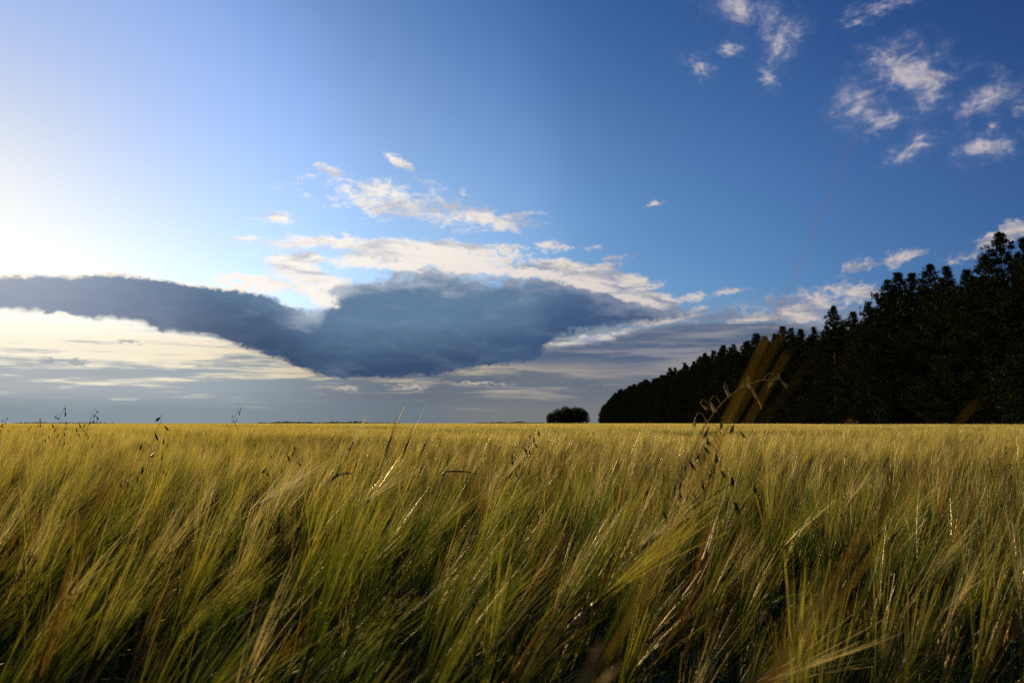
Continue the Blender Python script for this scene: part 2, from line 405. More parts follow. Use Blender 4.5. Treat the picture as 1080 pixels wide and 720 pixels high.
# ------------------------------------------------------------------ mesh collector
class MB:
    def __init__(self):
        self.v, self.f, self.m = [], [], []
        self.n = 0

    def add(self, verts, faces, mat=0):
        verts = np.asarray(verts, float)
        faces = np.asarray(faces, int)
        self.v.append(verts)
        self.f.append(faces + self.n)
        self.m.append(np.full(len(faces), mat))
        self.n += len(verts)

    def ribbon(self, pts, widths, side, mat=0):
        """flat blade along pts"""
        pts = np.asarray(pts, float)
        k = len(pts)
        s = np.asarray(side, float)
        s = np.broadcast_to(s, pts.shape)
        wd = np.asarray(widths)[:, None] * 0.5
        V = np.empty((2 * k, 3))
        V[0::2] = pts - s * wd
        V[1::2] = pts + s * wd
        i = np.arange(k - 1) * 2
        self.add(V, np.stack([i, i + 1, i + 3, i + 2], 1), mat)

    def tube(self, pts, rad, sides=4, mat=0):
        pts = np.asarray(pts, float)
        k = len(pts)
        t = np.gradient(pts, axis=0)
        t /= np.linalg.norm(t, axis=1, keepdims=True) + 1e-12
        ref = np.array([0.0, 1.0, 0.0]) if abs(t[:, 1]).mean() < 0.8 else np.array([1.0, 0, 0])
        a = np.cross(t, ref)
        a /= np.linalg.norm(a, axis=1, keepdims=True) + 1e-12
        b = np.cross(t, a)
        ang = np.linspace(0, 2 * np.pi, sides, endpoint=False)
        V = pts[:, None] + (a[:, None] * np.cos(ang)[None, :, None] + b[:, None] * np.sin(ang)[None, :, None]) * np.asarray(rad)[:, None, None]
        V = V.reshape(-1, 3)
        F = []
        for i in range(k - 1):
            for j in range(sides):
                j2 = (j + 1) % sides
                F.append((i * sides + j, i * sides + j2, (i + 1) * sides + j2, (i + 1) * sides + j))
        self.add(V, F, mat)

    def husk(self, c, ax, L, wd, mat=0, flat=0.7):
        """pointed grain body: double four-sided cone"""
        ax = ax / (np.linalg.norm(ax) + 1e-12)
        r = rng.normal(size=3)
        a = np.cross(ax, r)
        a /= np.linalg.norm(a) + 1e-12
        b = np.cross(ax, a)
        V = [c - ax * L * 0.5]
        for s_, q in ((-0.22, 0.85), (0.12, 1.0), (0.34, 0.5)):
            for an in range(4):
                th = an * np.pi / 2
                V.append(c + ax * L * s_ + (a * np.cos(th) + b * np.sin(th) * flat) * wd * 0.5 * q)
        V.append(c + ax * L * 0.5)
        F = []
        for j in range(4):
            j2 = (j + 1) % 4
            F.append((0, 1 + j2, 1 + j, 1 + j))
            for k in (0, 4):
                F.append((1 + k + j, 1 + k + j2, 5 + k + j2, 5 + k + j))
            F.append((9 + j, 9 + j2, 13, 13))
        self.add(V, F, mat)

    def mesh(self, name, mats, smooth=False):
        V = np.concatenate(self.v)
        F = np.concatenate(self.f)
        Mi = np.concatenate(self.m)
        polys = []
        for q in F.tolist():
            p = []
            for i in q:
                if i not in p:
                    p.append(i)
            polys.append(p)
        me = bpy.data.meshes.new(name)
        me.from_pydata(V.tolist(), [], polys)
        for mt in mats:
            me.materials.append(mt)
        me.polygons.foreach_set('material_index', Mi.astype(np.int32))
        if smooth:
            me.polygons.foreach_set('use_smooth', np.ones(len(polys), bool))
        me.update()
        return me

    def obj(self, name, mats, parent=None, smooth=False):
        o = bpy.data.objects.new(name, self.mesh(name, mats, smooth))
        COL.objects.link(o)
        if parent is not None:
            o.parent = parent
        return o


def tag(o, label=None, cat=None, group=None, kind=None):
    if label:
        o['label'] = label
    if cat:
        o['category'] = cat
    if group:
        o['group'] = group
    if kind:
        o['kind'] = kind
    return o


def empty(name, loc, rz=0.0):
    o = bpy.data.objects.new(name, None)
    o.empty_display_size = 0.2
    COL.objects.link(o)
    o.location = loc
    o.rotation_euler = (0, 0, rz)
    return o


def copy_thing(o):
    c = o.copy()
    COL.objects.link(c)
    for ch in list(o.children):
        d = ch.copy()
        COL.objects.link(d)
        d.parent = c
        for g2 in list(ch.children):
            e = g2.copy()
            COL.objects.link(e)
            e.parent = d
    return c


def unit(v):
    v = np.asarray(v, float)
    return v / (np.linalg.norm(v) + 1e-12)


def rot_about(v, ax, a):
    ax = unit(ax)
    return v * math.cos(a) + np.cross(ax, v) * math.sin(a) + ax * np.dot(ax, v) * (1 - math.cos(a))


# ------------------------------------------------------------------ ground
gm = MB()
gm.add([(-6000, -200, 0), (6000, -200, 0), (6000, 9000, 0), (-6000, 9000, 0)], [(0, 1, 2, 3)])
soil = gm.obj('ground', [M_SOIL])
tag(soil, kind='structure')


# ------------------------------------------------------------------ barley
def barley_axis(h, lean, nod, n=9, wob=0.02):
    """stem path from the soil, leaning over to +x; returns points and the direction at the top"""
    th = np.linspace(0, 1, n)
    ang = lean * th ** 1.6
    d = np.stack([np.sin(ang), np.zeros(n), np.cos(ang)], 1)
    seg = h / (n - 1)
    pts = np.zeros((n, 3))
    for i in range(1, n):
        pts[i] = pts[i - 1] + d[i] * seg
    pts[:, 1] += wob * np.sin(th * 3.0)
    return pts, unit((math.sin(ang[-1] + nod * 0.4), rng.normal() * 0.06, math.cos(ang[-1] + nod * 0.4)))


def awn_fan(mb, ear_pts, L, n, wd, spread, mat, segs=4, droop=0.25):
    k = len(ear_pts)
    for i in range(n):
        q = rng.random() ** 0.8
        j = q * (k - 1.001)
        j0 = int(j)
        p = ear_pts[j0] + (ear_pts[j0 + 1] - ear_pts[j0]) * (j - j0)
        ax = unit(ear_pts[j0 + 1] - ear_pts[j0])
        s = unit(np.cross(ax, rng.normal(size=3)))
        a = abs(rng.normal(0, spread)) + 0.02
        d = unit(ax * math.cos(a) + s * math.sin(a))
        ln = L * rng.uniform(0.75, 1.12)
        t = np.linspace(0, 1, segs + 1)[:, None]
        bend = s * (ln * rng.normal(0, 0.05)) + np.array([0.4, 0, -1.0]) * ln * droop * rng.uniform(0, 0.5)
        pts = p + d * ln * t + bend * t ** 2.2
        side = unit(np.cross(d, rng.normal(size=3)))
        wds = wd * np.array([1.0 - 0.75 * x for x in np.linspace(0, 1, segs + 1)])
        mb.ribbon(pts, wds, side, mat)


def leaf_blade(mb, base, az_, L, wd, rise, mat, segs=7):
    t = np.linspace(0, 1, segs + 1)
    el_ = rise - (rise + rng.uniform(0.1, 1.0)) * t ** 1.5
    d = np.stack([np.cos(az_) * np.cos(el_), np.sin(az_) * np.cos(el_), np.sin(el_)], 1)
    pts = base + np.concatenate([[np.zeros(3)], np.cumsum(d[:-1], 0)]) * L / segs
    tw = rng.normal(0, 0.5) + t * rng.normal(0, 0.8)
    sd = np.stack([-np.sin(az_) * np.cos(tw), np.cos(az_) * np.cos(tw), np.sin(tw)], 1)
    wds = wd * np.clip(np.minimum(t * 5 + 0.45, 1.0), 0, 1) * (1 - t ** 3)
    mb.ribbon(pts, wds, sd, mat)


def barley_parts(h, lean, nod, stem_mb, ear_mb, awn_mb, leaf_mb, mats=(0, 1, 2, 3), awns=30, L=0.14, ear=0.075, leaves=4, wd=0.0009, spread=0.12):
    pts, d = barley_axis(h, lean, nod)
    stem_mb.tube(pts, np.linspace(0.0021, 0.0012, len(pts)), 3, mats[0])
    k = 7
    ep = [pts[-1]]
    dd = d
    for i in range(k):
        dd = rot_about(dd, (0, 1, 0), nod / k)
        ep.append(ep[-1] + dd * ear / k)
    ep = np.array(ep)
    n_k = 22
    side0 = unit(np.cross(d, (rng.normal(), 1.2, rng.normal())))
    for i in range(n_k):
        u = (i + 0.5) / n_k
        j = u * (k - 0.001)
        j0 = int(j)
        ax = unit(ep[j0 + 1] - ep[j0])
        sd = unit(side0 - ax * np.dot(side0, ax)) * (1 if i % 2 else -1)
        taper = 0.65 + 0.35 * math.sin(math.pi * min(1, u * 1.15 + 0.08))
        c = ep[j0] + (ep[j0 + 1] - ep[j0]) * (j - j0) + sd * 0.0030 * taper
        ear_mb.husk(c, ax + sd * 0.28, 0.0115, 0.0046 * taper, mats[1])
    awn_fan(awn_mb, ep, L, awns, wd, spread, mats[2])
    for i in range(leaves):
        q = 0.35 + 0.5 * (i + rng.random()) / max(1, leaves)
        j = q * (len(pts) - 1)
        j0 = int(j)
        base = pts[j0] + (pts[min(j0 + 1, len(pts) - 1)] - pts[j0]) * (j - j0)
        leaf_blade(leaf_mb, base, rng.normal(0, 1.3), rng.uniform(0.14, 0.26), rng.uniform(0.007, 0.011), rng.uniform(0.7, 1.35), mats[3])
    return ep


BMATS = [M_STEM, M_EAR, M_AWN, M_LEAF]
BSUNLIT = [M_STEM, M_EAR, M_AWN_SUNLIT, M_LEAF]
M_DRY = plant_mat('reddish_awn', (0.11, 0.065, 0.012), (0.22, 0.135, 0.028), (0.21, 0.12, 0.018), 0.5, 0.015, 0.36)
BDRY = [M_STEM, M_EAR, M_DRY, M_LEAF]
M_PALE = plant_mat('pale_glint_awn', (0.30, 0.26, 0.10), (0.50, 0.42, 0.18), (0.60, 0.48, 0.18), 0.55, 0.05, 0.28)  # pale colour stands in for bright glints along some awns
BPALE = [M_STEM, M_EAR, M_PALE, M_LEAF]
M_DIM = plant_mat('ochre_awn', (0.21, 0.15, 0.025), (0.29, 0.205, 0.036), (0.28, 0.19, 0.032), 0.5, 0.0, 0.5)
src = bpy.data.collections.new('barley_field_sources')      # meshes the field scatters; they are not in the scene themselves
N_PLANT = 28
for i in range(N_PLANT):
    mb = MB()
    strong = i >= N_PLANT // 2
    lean = rng.uniform(0.14, 0.42) if strong else rng.uniform(0.0, 0.18)
    nod = rng.uniform(0.06, 0.34) if strong else rng.uniform(0.0, 0.16)
    barley_parts(rng.uniform(0.79, 0.89) * (1.05 if strong else 1.0), lean, nod, mb, mb, mb, mb, awns=int(rng.integers(26, 36)), L=rng.uniform(0.12, 0.15), wd=rng.uniform(0.0006, 0.0010))
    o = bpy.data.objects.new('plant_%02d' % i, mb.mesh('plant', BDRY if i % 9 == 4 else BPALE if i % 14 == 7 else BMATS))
    src.objects.link(o)
    me_sunlit = o.data.copy()                    # the same plant, brighter gold: sunlit tips of the distant crop painted in
    if me_sunlit.materials[2] == M_AWN:
        me_sunlit.materials[2] = M_AWN_SUNLIT
    src.objects.link(bpy.data.objects.new('plant_%02d' % (i + N_PLANT), me_sunlit))


def swath(name, size, count, wd, n_awn, stem_w, hs=1.0):
    """a patch of barley seen from afar: thinner detail, same stance"""
    mb = MB()
    for _ in range(count):
        p0 = np.array([rng.uniform(-size / 2, size / 2), rng.uniform(-size / 2, size / 2), 0.0])
        lean = rng.uniform(0.05, 0.42)
        nod = rng.uniform(0.05, 0.35)
        pts, d = barley_axis(rng.uniform(0.78, 0.92) * hs, lean, nod, 4)
        c, s = math.cos(rng.normal(0, 0.45)), math.sin(rng.normal(0, 0.45))
        Rz = np.array([[c, -s, 0], [s, c, 0], [0, 0, 1]])
        pts = pts @ Rz.T + p0
        d = Rz @ d
        side = unit(np.cross(d, rng.normal(size=3)))
        mb.ribbon(pts, np.full(4, stem_w), side, 0)
        e1 = pts[-1] + d * 0.08
        mb.ribbon([pts[-1], (pts[-1] + e1) / 2, e1], [stem_w, max(0.008, wd * 2), wd], unit(np.cross(d, rng.normal(size=3))), 1)
        awn_fan(mb, np.array([pts[-1], (pts[-1] + e1) / 2, e1]), 0.14, n_awn, wd, 0.13, 2, 2)
        if rng.random() < 0.6:
            leaf_blade(mb, pts[2], rng.normal(0, 1.3), 0.2, max(0.01, wd * 2), 1.0, 3, 3)
    o = bpy.data.objects.new(name, mb.mesh('swath', BSUNLIT))
    src.objects.link(o)


for i in range(5):
    swath('swath_near_%d' % i, 1.0, 230, 0.0020, 11, 0.003)
for i in range(4):
    swath('swath_zfar_%d' % i, 4.0, 1500, 0.007, 5, 0.007)

# where they stand
HALF = R(47)
pos, pick, rotv, scl = [], [], [], []


def lean_map(x, y):
    """0 upright .. 1 blown over; drifts across the field"""
    return 0.5 + 0.09 * x / max(1.0, 0.25 * y + 0.8) + 0.30 * math.sin(x * 1.3 + y * 0.9 + 1.0) + 0.22 * math.sin(y * 1.9 - x * 0.7) + rng.normal(0, 0.18)


R1 = 9.5
cand = rng.uniform((-8.6, -0.9), (8.6, R1), (int(17.2 * (R1 + 0.9) * 330), 2))
for x, y in cand:
    r = math.hypot(x, y)
    if r > R1 + rng.normal(0, 0.5):
        continue
    if y < 0.74 + 0.08 * math.sin(x * 2.1) + rng.normal(0, 0.05):      # the wheel track the photographer stands in
        continue
    if abs(math.atan2(x, y)) > HALF and (r > 2.6 or y < -0.8):
        continue
    if r > 5 and rng.random() < 0.22 * (r - 5) / 4.5:
        continue
    if -0.07 < x < 0.17 and y < 0.98:                                     # a gap trodden round the low golden ear
        continue
    lm = lean_map(x, y)
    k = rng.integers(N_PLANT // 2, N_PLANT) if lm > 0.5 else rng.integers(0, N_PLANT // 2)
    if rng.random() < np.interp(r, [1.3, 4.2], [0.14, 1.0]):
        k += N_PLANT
    pos.append((x, y, 0))
    pick.append(k)
    rotv.append((rng.normal(0, 0.07), rng.normal(0.02, 0.08), rng.normal(0.05, 0.5) if lm > 0.5 else rng.normal(0, 1.3)))
    scl.append(float(np.clip(rng.normal(1.02, 0.04), 0.9, 0.95 if (0.08 < x < 0.36 and y < 1.3) else 1.07)))
R2 = 58.0
for x in np.arange(-46, 46, 0.9):
    for y in np.arange(5, R2, 0.9):
        xx, yy = x + rng.uniform(-.3, .3), y + rng.uniform(-.3, .3)
        r = math.hypot(xx, yy)
        if r < R1 - 0.5 or r > R2 or abs(math.atan2(xx, yy)) > HALF:
            continue
        pos.append((xx, yy, 0))
        pick.append(2 * N_PLANT + rng.integers(0, 5))
        rotv.append((0, 0, rng.normal(0, 0.3)))
        low_band = 0.07 if 12.5 < yy + 0.12 * xx < 16.5 and -4 < xx < 4.5 else 0.0      # a thinner strip of the crop
        scl.append(float(np.clip(rng.normal(1.0 - low_band + 0.03 * math.sin(xx * .5 + yy * .3), 0.035), 0.88, 1.07)))
R3 = 330.0
EDGE = lambda y: 43.5 + 0.031 * y            # the forest edge: x as a function of distance
for x in np.arange(-260, 70, 3.7):
    for y in np.arange(30, R3, 3.7):
        xx, yy = x + rng.uniform(-1, 1), y + rng.uniform(-1, 1)
        r = math.hypot(xx, yy)
        if r < R2 - 2 or r > R3 or abs(math.atan2(xx, yy)) > HALF or xx > EDGE(yy) - 2.5:
            continue
        pos.append((xx, yy, 0))
        pick.append(2 * N_PLANT + 5 + rng.integers(0, 4))
        rotv.append((0, 0, rng.normal(0, 0.3)))
        scl.append(float(rng.normal(1.0 + 0.04 * math.sin(xx * .05 + yy * .09), 0.02)))

me = bpy.data.meshes.new('barley_field')
# the closed canopy far away, where single plants can no longer be told apart
sheet_v, sheet_f = [], []
ys = np.concatenate([np.linspace(62, 330, 60), np.geomspace(345, 2600, 34)])
for yi, y in enumerate(ys):
    x0, x1 = -1.25 * y - 20, (EDGE(y) - 1.5 if y < 600 else 1.2 * y)
    for xi in range(61):
        sheet_v.append((x0 + (x1 - x0) * xi / 60, y, 0.76 + 0.10 * min(1, max(0, (y - 200) / 160)) + rng.normal(0, 0.02)))
for yi in range(len(ys) - 1):
    for xi in range(60):
        a_ = yi * 61 + xi
        sheet_f.append((a_, a_ + 1, a_ + 62, a_ + 61))
ns = len(sheet_v)
me.from_pydata(sheet_v + pos, [], sheet_f)
me.materials.append(M_CANOPY)
nall = ns + len(pos)
at = me.attributes.new('pick', 'INT', 'POINT')
at.data.foreach_set('value', np.concatenate([np.full(ns, -1), np.array(pick)]).astype(np.int32))
at = me.attributes.new('turn', 'FLOAT_VECTOR', 'POINT')
at.data.foreach_set('vector', np.concatenate([np.zeros((ns, 3)), np.array(rotv)]).astype(np.float32).ravel())
at = me.attributes.new('size', 'FLOAT', 'POINT')
at.data.foreach_set('value', np.concatenate([np.ones(ns), np.array(scl)]).astype(np.float32))
field = bpy.data.objects.new('barley_field', me)
COL.objects.link(field)
tag(field, 'green-gold field of ripening barley with long awns leaning in the wind', 'crop field', kind='stuff')
ng = bpy.data.node_groups.new('barley_scatter', 'GeometryNodeTree')
ng.interface.new_socket('Geometry', in_out='INPUT', socket_type='NodeSocketGeometry')
ng.interface.new_socket('Geometry', in_out='OUTPUT', socket_type='NodeSocketGeometry')
N = ng.nodes.new
gi, go = N('NodeGroupInput'), N('NodeGroupOutput')
ci = N('GeometryNodeCollectionInfo')
ci.inputs['Collection'].default_value = src
ci.inputs['Separate Children'].default_value = True
ci.inputs['Reset Children'].default_value = True


def named(nm, ty):
    n = N('GeometryNodeInputNamedAttribute')
    n.data_type = ty
    n.inputs['Name'].default_value = nm
    return [s_ for s_ in n.outputs if s_.enabled and s_.name == 'Attribute'][0]


pk, tn, sz = named('pick', 'INT'), named('turn', 'FLOAT_VECTOR'), named('size', 'FLOAT')
cmp_ = N('FunctionNodeCompare')
cmp_.data_type = 'INT'
cmp_.operation = 'GREATER_EQUAL'
ia = [s_ for s_ in cmp_.inputs if s_.enabled]
ng.links.new(pk, ia[0])
ia[1].default_value = 0
e2r = N('FunctionNodeEulerToRotation')
ng.links.new(tn, e2r.inputs[0])
iop = N('GeometryNodeInstanceOnPoints')
ng.links.new(gi.outputs[0], iop.inputs['Points'])
ng.links.new(cmp_.outputs[0], iop.inputs['Selection'])
ng.links.new(ci.outputs[0], iop.inputs['Instance'])
iop.inputs['Pick Instance'].default_value = True
ng.links.new(pk, iop.inputs['Instance Index'])
ng.links.new(e2r.outputs[0], iop.inputs['Rotation'])
ng.links.new(sz, iop.inputs['Scale'])
jn = N('GeometryNodeJoinGeometry')
ng.links.new(gi.outputs[0], jn.inputs[0])
ng.links.new(iop.outputs[0], jn.inputs[0])
ng.links.new(jn.outputs[0], go.inputs[0])
md = field.modifiers.new('scatter', 'NODES')
md.node_group = ng


# ------------------------------------------------------------------ trees
def leaf_quads(mb, cen, dirs, L, W, mat):
    """many small pointed leaf or needle-spray faces at once"""
    n = len(cen)
    d = dirs / (np.linalg.norm(dirs, axis=1, keepdims=True) + 1e-9)
    s = np.cross(d, rng.normal(size=(n, 3)))
    s /= np.linalg.norm(s, axis=1, keepdims=True) + 1e-9
    L = np.asarray(L).reshape(-1, 1)
    W = np.asarray(W).reshape(-1, 1)
    V = np.stack([cen, cen + d * L * 0.5 + s * W * 0.5, cen + d * L, cen + d * L * 0.5 - s * W * 0.5], 1).reshape(-1, 3)
    mb.add(V, np.arange(4 * n).reshape(n, 4), mat)


def make_pine(H, Rm, base, tops=1, seed_shape=0.0):
    tr, cr = MB(), MB()
    n = 9
    z = np.linspace(0, H * 0.985, n)
    bend = rng.normal(0, 0.15, 2)
    tp = np.stack([bend[0] * np.sin(z / H * 2.5), bend[1] * np.sin(z / H * 2.0), z], 1)
    tr.tube(tp, np.linspace(0.19, 0.025, n) * (H / 18), 7)
    cen, dr, ln = [], [], []
    lob = rng.uniform(0, 6.28, 3)
    zz = base
    while zz < H - 0.15:
        t = (zz - base) / (H - base)
        prof = (min(1.0, 0.7 + t * 1.5)) * (1 - t ** 2.0) ** 0.88 + 0.045
        nb = rng.integers(4, 7) if t < 0.9 else 4
        a0 = rng.uniform(0, 6.28)
        axis = np.array([np.interp(zz, z, tp[:, 0]), np.interp(zz, z, tp[:, 1]), zz])
        whorl = rng.uniform(0.72, 1.12)
        for b in range(nb):
            a = a0 + b * 2 * np.pi / nb + rng.normal(0, 0.25)
            lobe = 1 + 0.22 * math.sin(2 * a + lob[0] + zz * 0.5) + 0.18 * math.sin(a + lob[1] - zz * 0.9)
            L = max(0.4, Rm * prof * lobe * whorl * rng.uniform(0.7, 1.15))
            e0 = np.interp(t, [0, 0.5, 0.85, 1], [-0.18, 0.05, 0.42, 1.0]) + rng.normal(0, 0.1)
            k = 5
            u = np.linspace(0, 1, k)
            ee = e0 + 0.45 * u
            dv = np.stack([np.cos(a) * np.cos(ee), np.sin(a) * np.cos(ee), np.sin(ee)], 1)
            bp = axis + np.concatenate([[np.zeros(3)], np.cumsum(dv[:-1], 0)]) * L / (k - 1)
            bp[:, 2] -= 0.10 * L * np.sin(u * np.pi)
            tr.tube(bp, np.linspace(0.045, 0.008, k) * (0.5 + L / Rm), 3)
            nt_ = max(6, int(L * 9.5))
            for q in range(nt_):
                w_ = rng.uniform(0.25, 1.0) ** 0.7
                j = w_ * (k - 1.001)
                j0 = int(j)
                p = bp[j0] + (bp[j0 + 1] - bp[j0]) * (j - j0)
                off = rng.normal(0, 1, 3) * np.array([0.26, 0.26, 0.08]) * (0.5 + 0.35 * L)
                p = p + off * (1.05 - 0.4 * w_)
                m_ = 10
                dirs = dv[min(j0, k - 1)] * 0.9 + np.array([0, 0, 0.35]) + rng.normal(0, 0.75, (m_, 3)) * (1, 1, 0.6)
                cen.append(np.repeat(p[None], m_, 0) + rng.normal(0, 0.05, (m_, 3)))
                dr.append(dirs)
        zz += rng.uniform(0.34, 0.52)
    top = tp[-1]
    for _ in range(5 * tops):
        p = top + rng.normal(0, 0.10, 3) + np.array([0, 0, rng.uniform(-0.5, 0.25)])
        cen.append(np.repeat(p[None], 8, 0))
        dr.append(np.array([0, 0, 1.2]) + rng.normal(0, 0.6, (8, 3)))
    cen, dr = np.concatenate(cen), np.concatenate(dr)
    leaf_quads(cr, cen, dr, rng.uniform(0.24, 0.46, len(cen)), rng.uniform(0.045, 0.08, len(cen)), 0)
    return tr.mesh('trunk', [M_BARK]), cr.mesh('crown', [M_NEEDLE])


def make_broad(H, Rm, base, leaves=9000, leaf=0.24, mat=None):
    tr, cr = MB(), MB()
    tp = np.array([(0, 0, 0), (0.05, 0.02, H * 0.25), (-0.04, 0.05, H * 0.5), (0.03, -0.03, H * 0.8)])
    tr.tube(tp, np.array([0.055, 0.045, 0.03, 0.01]) * H * 0.5, 7)
    nl = 16
    lobes = []
    for i in range(nl):
        t = (i + 0.5) / nl
        zc = base + (H - base) * (0.12 + 0.72 * t)
        rr = Rm * 0.62 * math.sqrt(max(0.05, 1 - (1.7 * t - 0.7) ** 2)) * rng.uniform(0.75, 1.1)
        a = i * 2.4 + rng.normal(0, 0.3)
        c = np.array([math.cos(a) * rr, math.sin(a) * rr, zc])
        lobes.append((c, Rm * rng.uniform(0.34, 0.5)))
        tr.tube([tp[1], (tp[1] + c) / 2 + (0, 0, 0.1 * H), c], [0.02 * H * 0.5, 0.012 * H * 0.5, 0.004 * H * 0.5], 4)
    cen, dr = [], []
    per = leaves // nl
    for c, r_ in lobes:
        v = rng.normal(size=(per, 3))
        v /= np.linalg.norm(v, axis=1, keepdims=True)
        rad = r_ * rng.uniform(0.2, 1.05, per) ** 0.5
        bump = 1 + 0.22 * np.sin(v[:, 0] * 5 + c[0]) * np.sin(v[:, 1] * 5 + c[1]) + 0.15 * np.sin(v[:, 2] * 7)
        p = c + v * (rad * bump)[:, None] * np.array([1, 1, 0.85])
        p[:, 2] = np.maximum(p[:, 2], 0.15)
        cen.append(p)
        dr.append(v + rng.normal(0, 0.7, (per, 3)))
    cen, dr = np.concatenate(cen), np.concatenate(dr)
    leaf_quads(cr, cen, dr, rng.uniform(0.7, 1.3, len(cen)) * leaf, rng.uniform(0.45, 0.8, len(cen)) * leaf, 0)
    return tr.mesh('trunk', [M_BARK]), cr.mesh('crown', [mat or M_BROAD])


def place_tree(name, meshes, loc, rz, s, label, cat, group=None, sxy=None):
    r = empty(name, loc, rz)
    r.scale = ((sxy or s), (sxy or s), s)
    tag(r, label, cat, group)
    for nm, m_ in zip(('trunk', 'crown'), meshes):
        o = bpy.data.objects.new(nm, m_)
        COL.objects.link(o)
        o.parent = r
    return r


PINE_H = 18.0
M_BUSH = plant_mat('bush_foliage', (0.008, 0.015, 0.005), (0.018, 0.03, 0.008), (0.02, 0.03, 0.006), 0.1, 0.002, 0.7, 0.5)
PINES = [make_pine(PINE_H, 3.6, 1.4), make_pine(PINE_H, 4.0, 1.8), make_pine(PINE_H, 3.3, 1.0), make_pine(PINE_H, 3.8, 2.4, 2), make_pine(PINE_H, 4.2, 1.6, 2), make_pine(PINE_H, 3.5, 2.0)]

# the tall near end of the forest edge: distance, height, mesh, label
NEAR = [
    (57.5, 17.2, 1, 'dark pine standing nearest the viewer where the forest edge begins'),
    (62.0, 17.9, 3, 'dark pine next to the nearest one at the near end of the forest edge'),
    (67.0, 17.3, 4, 'broad dark pine rising behind the rounded broadleaf tree'),
    (72.5, 17.2, 0, 'dark pine close beside the tallest pine, on its near side'),
    (76.6, 18.9, 2, 'tallest pine, its ragged spire standing above the whole forest edge'),
    (79.6, 17.4, 5, 'slightly lower pine leaning against the far side of the tallest spire'),
    (83.2, 16.4, 1, 'lower pine filling the notch just past the tallest spire'),
    (87.0, 17.4, 0, 'narrow pine between the notch and the double-topped pines'),
    (91.2, 18.5, 3, 'double-topped tall pine in the middle of the high part of the forest edge'),
    (94.6, 18.3, 2, 'slim tall pine close beside the double-topped pine'),
    (98.2, 18.9, 4, 'tall pine with a wide bushy crown before the skyline steps down'),
    (103.0, 18.7, 0, 'last high pine before the skyline steps down'),
    (109.0, 17.0, 5, 'pine on the first step down of the skyline'),
    (113.6, 16.2, 1, 'low pine in the dip beside the free-standing dark spire'),
    (119.5, 18.0, 2, 'free-standing dark spire rising out of the dip in the skyline'),
    (124.9, 15.6, 3, 'short pine just past the free-standing spire'),
    (129.6, 15.9, 0, 'short bushy pine, second past the free-standing spire'),
    (135.0, 16.3, 4, 'rounded pine where the skyline starts its long even slope'),
    (140.6, 17.1, 5, 'first pine of the long even slope of the skyline'),
]
for d_, H_, k_, lab in NEAR:
    s_ = H_ / PINE_H
    place_tree('pine_tree', PINES[k_], (EDGE(d_) + rng.normal(0, 0.3), d_, 0), rng.uniform(0, 6.28), s_, lab, 'pine tree', 'pines of the forest edge')
d_ = 145.0
i = 0
while d_ < 566:
    far = d_ > 265
    H_ = rng.uniform(16.8, 19.0) if d_ < 480 else rng.uniform(14.0, 17.0) - (d_ - 480) * 0.055
    lab = 'dark pine in the dwindling far end of the forest edge' if far else 'dark pine in the evenly sloping middle stretch of the forest edge'
    place_tree('pine_tree', PINES[int(rng.integers(0, 6))], (EDGE(d_) + rng.normal(0, 0.5), d_, 0), rng.uniform(0, 6.28), H_ / PINE_H, lab, 'pine tree',
               'pines at the far end of the forest edge' if far else 'pines in the middle of the forest edge', H_ / PINE_H * (1.25 if far else 1.1))
    d_ += rng.uniform(3.4, 4.8) if not far else rng.uniform(5.0, 7.0)
for row, (off, y0, y1, st) in enumerate([(4.6, 54, 230, 4.6), (9.0, 57, 190, 5.2), (14.0, 60, 170, 6.0)]):
    d_ = y0
    while d_ < y1:
        H_ = rng.uniform(15.2, 17.0)
        place_tree('pine_tree', PINES[int(rng.integers(0, 6))], (EDGE(d_) + off + rng.normal(0, 0.6), d_, 0), rng.uniform(0, 6.28), H_ / PINE_H,
                   'dark pine inside the wood, behind the front row of the forest edge', 'pine tree', 'pines inside the wood', H_ / PINE_H * 1.15)
        d_ += st * rng.uniform(0.85, 1.2)

# broadleaf trees and shrubs
BROAD = [make_broad(7.5, 3.0, 0.7, 12000, 0.20, M_BUSH)]
place_tree('broadleaf_tree', BROAD[0], (42.6, 68.0, 0), 0.7, 1.0, 'rounded green broadleaf tree in front of the pines at the right border', 'tree')
GROVE = [make_broad(9.5, 3.6, 0.4, 6000, 0.42), make_broad(9.5, 4.2, 0.4, 6000, 0.42)]
grove_spots = [(19.6, 420, 6.6, 0, 'lowest tree at the sloping outer end of the lone round grove'), (23.3, 418, 8.4, 1, 'second tree of the lone grove, between its low end and its dome'), (27.6, 421, 9.8, 1, 'highest tree in the middle of the lone grove'),
               (31.8, 419, 9.7, 0, 'domed tree just past the middle of the lone grove'), (35.6, 421, 8.9, 1, 'end tree of the lone grove, facing the pine forest'), (29.0, 426, 9.2, 0, 'tree at the back of the lone grove, mostly hidden')]
for x, y, H_, k_, lab in grove_spots:
    place_tree('grove_tree', GROVE[k_], (x, y, 0), rng.uniform(0, 6.28), H_ / 9.5, lab, 'tree', 'trees of the lone grove')
SHRUB = make_broad(2.2, 1.1, 0.1, 2600, 0.12, M_BUSH)
RUSSET = make_broad(2.0, 1.6, 0.1, 2600, 0.14, M_RUSSET)
place_tree('russet_shrub', RUSSET, (EDGE(109) - 2.7, 109, 0), 0.3, 0.8, 'low russet shrub at the foot of the pines', 'shrub')
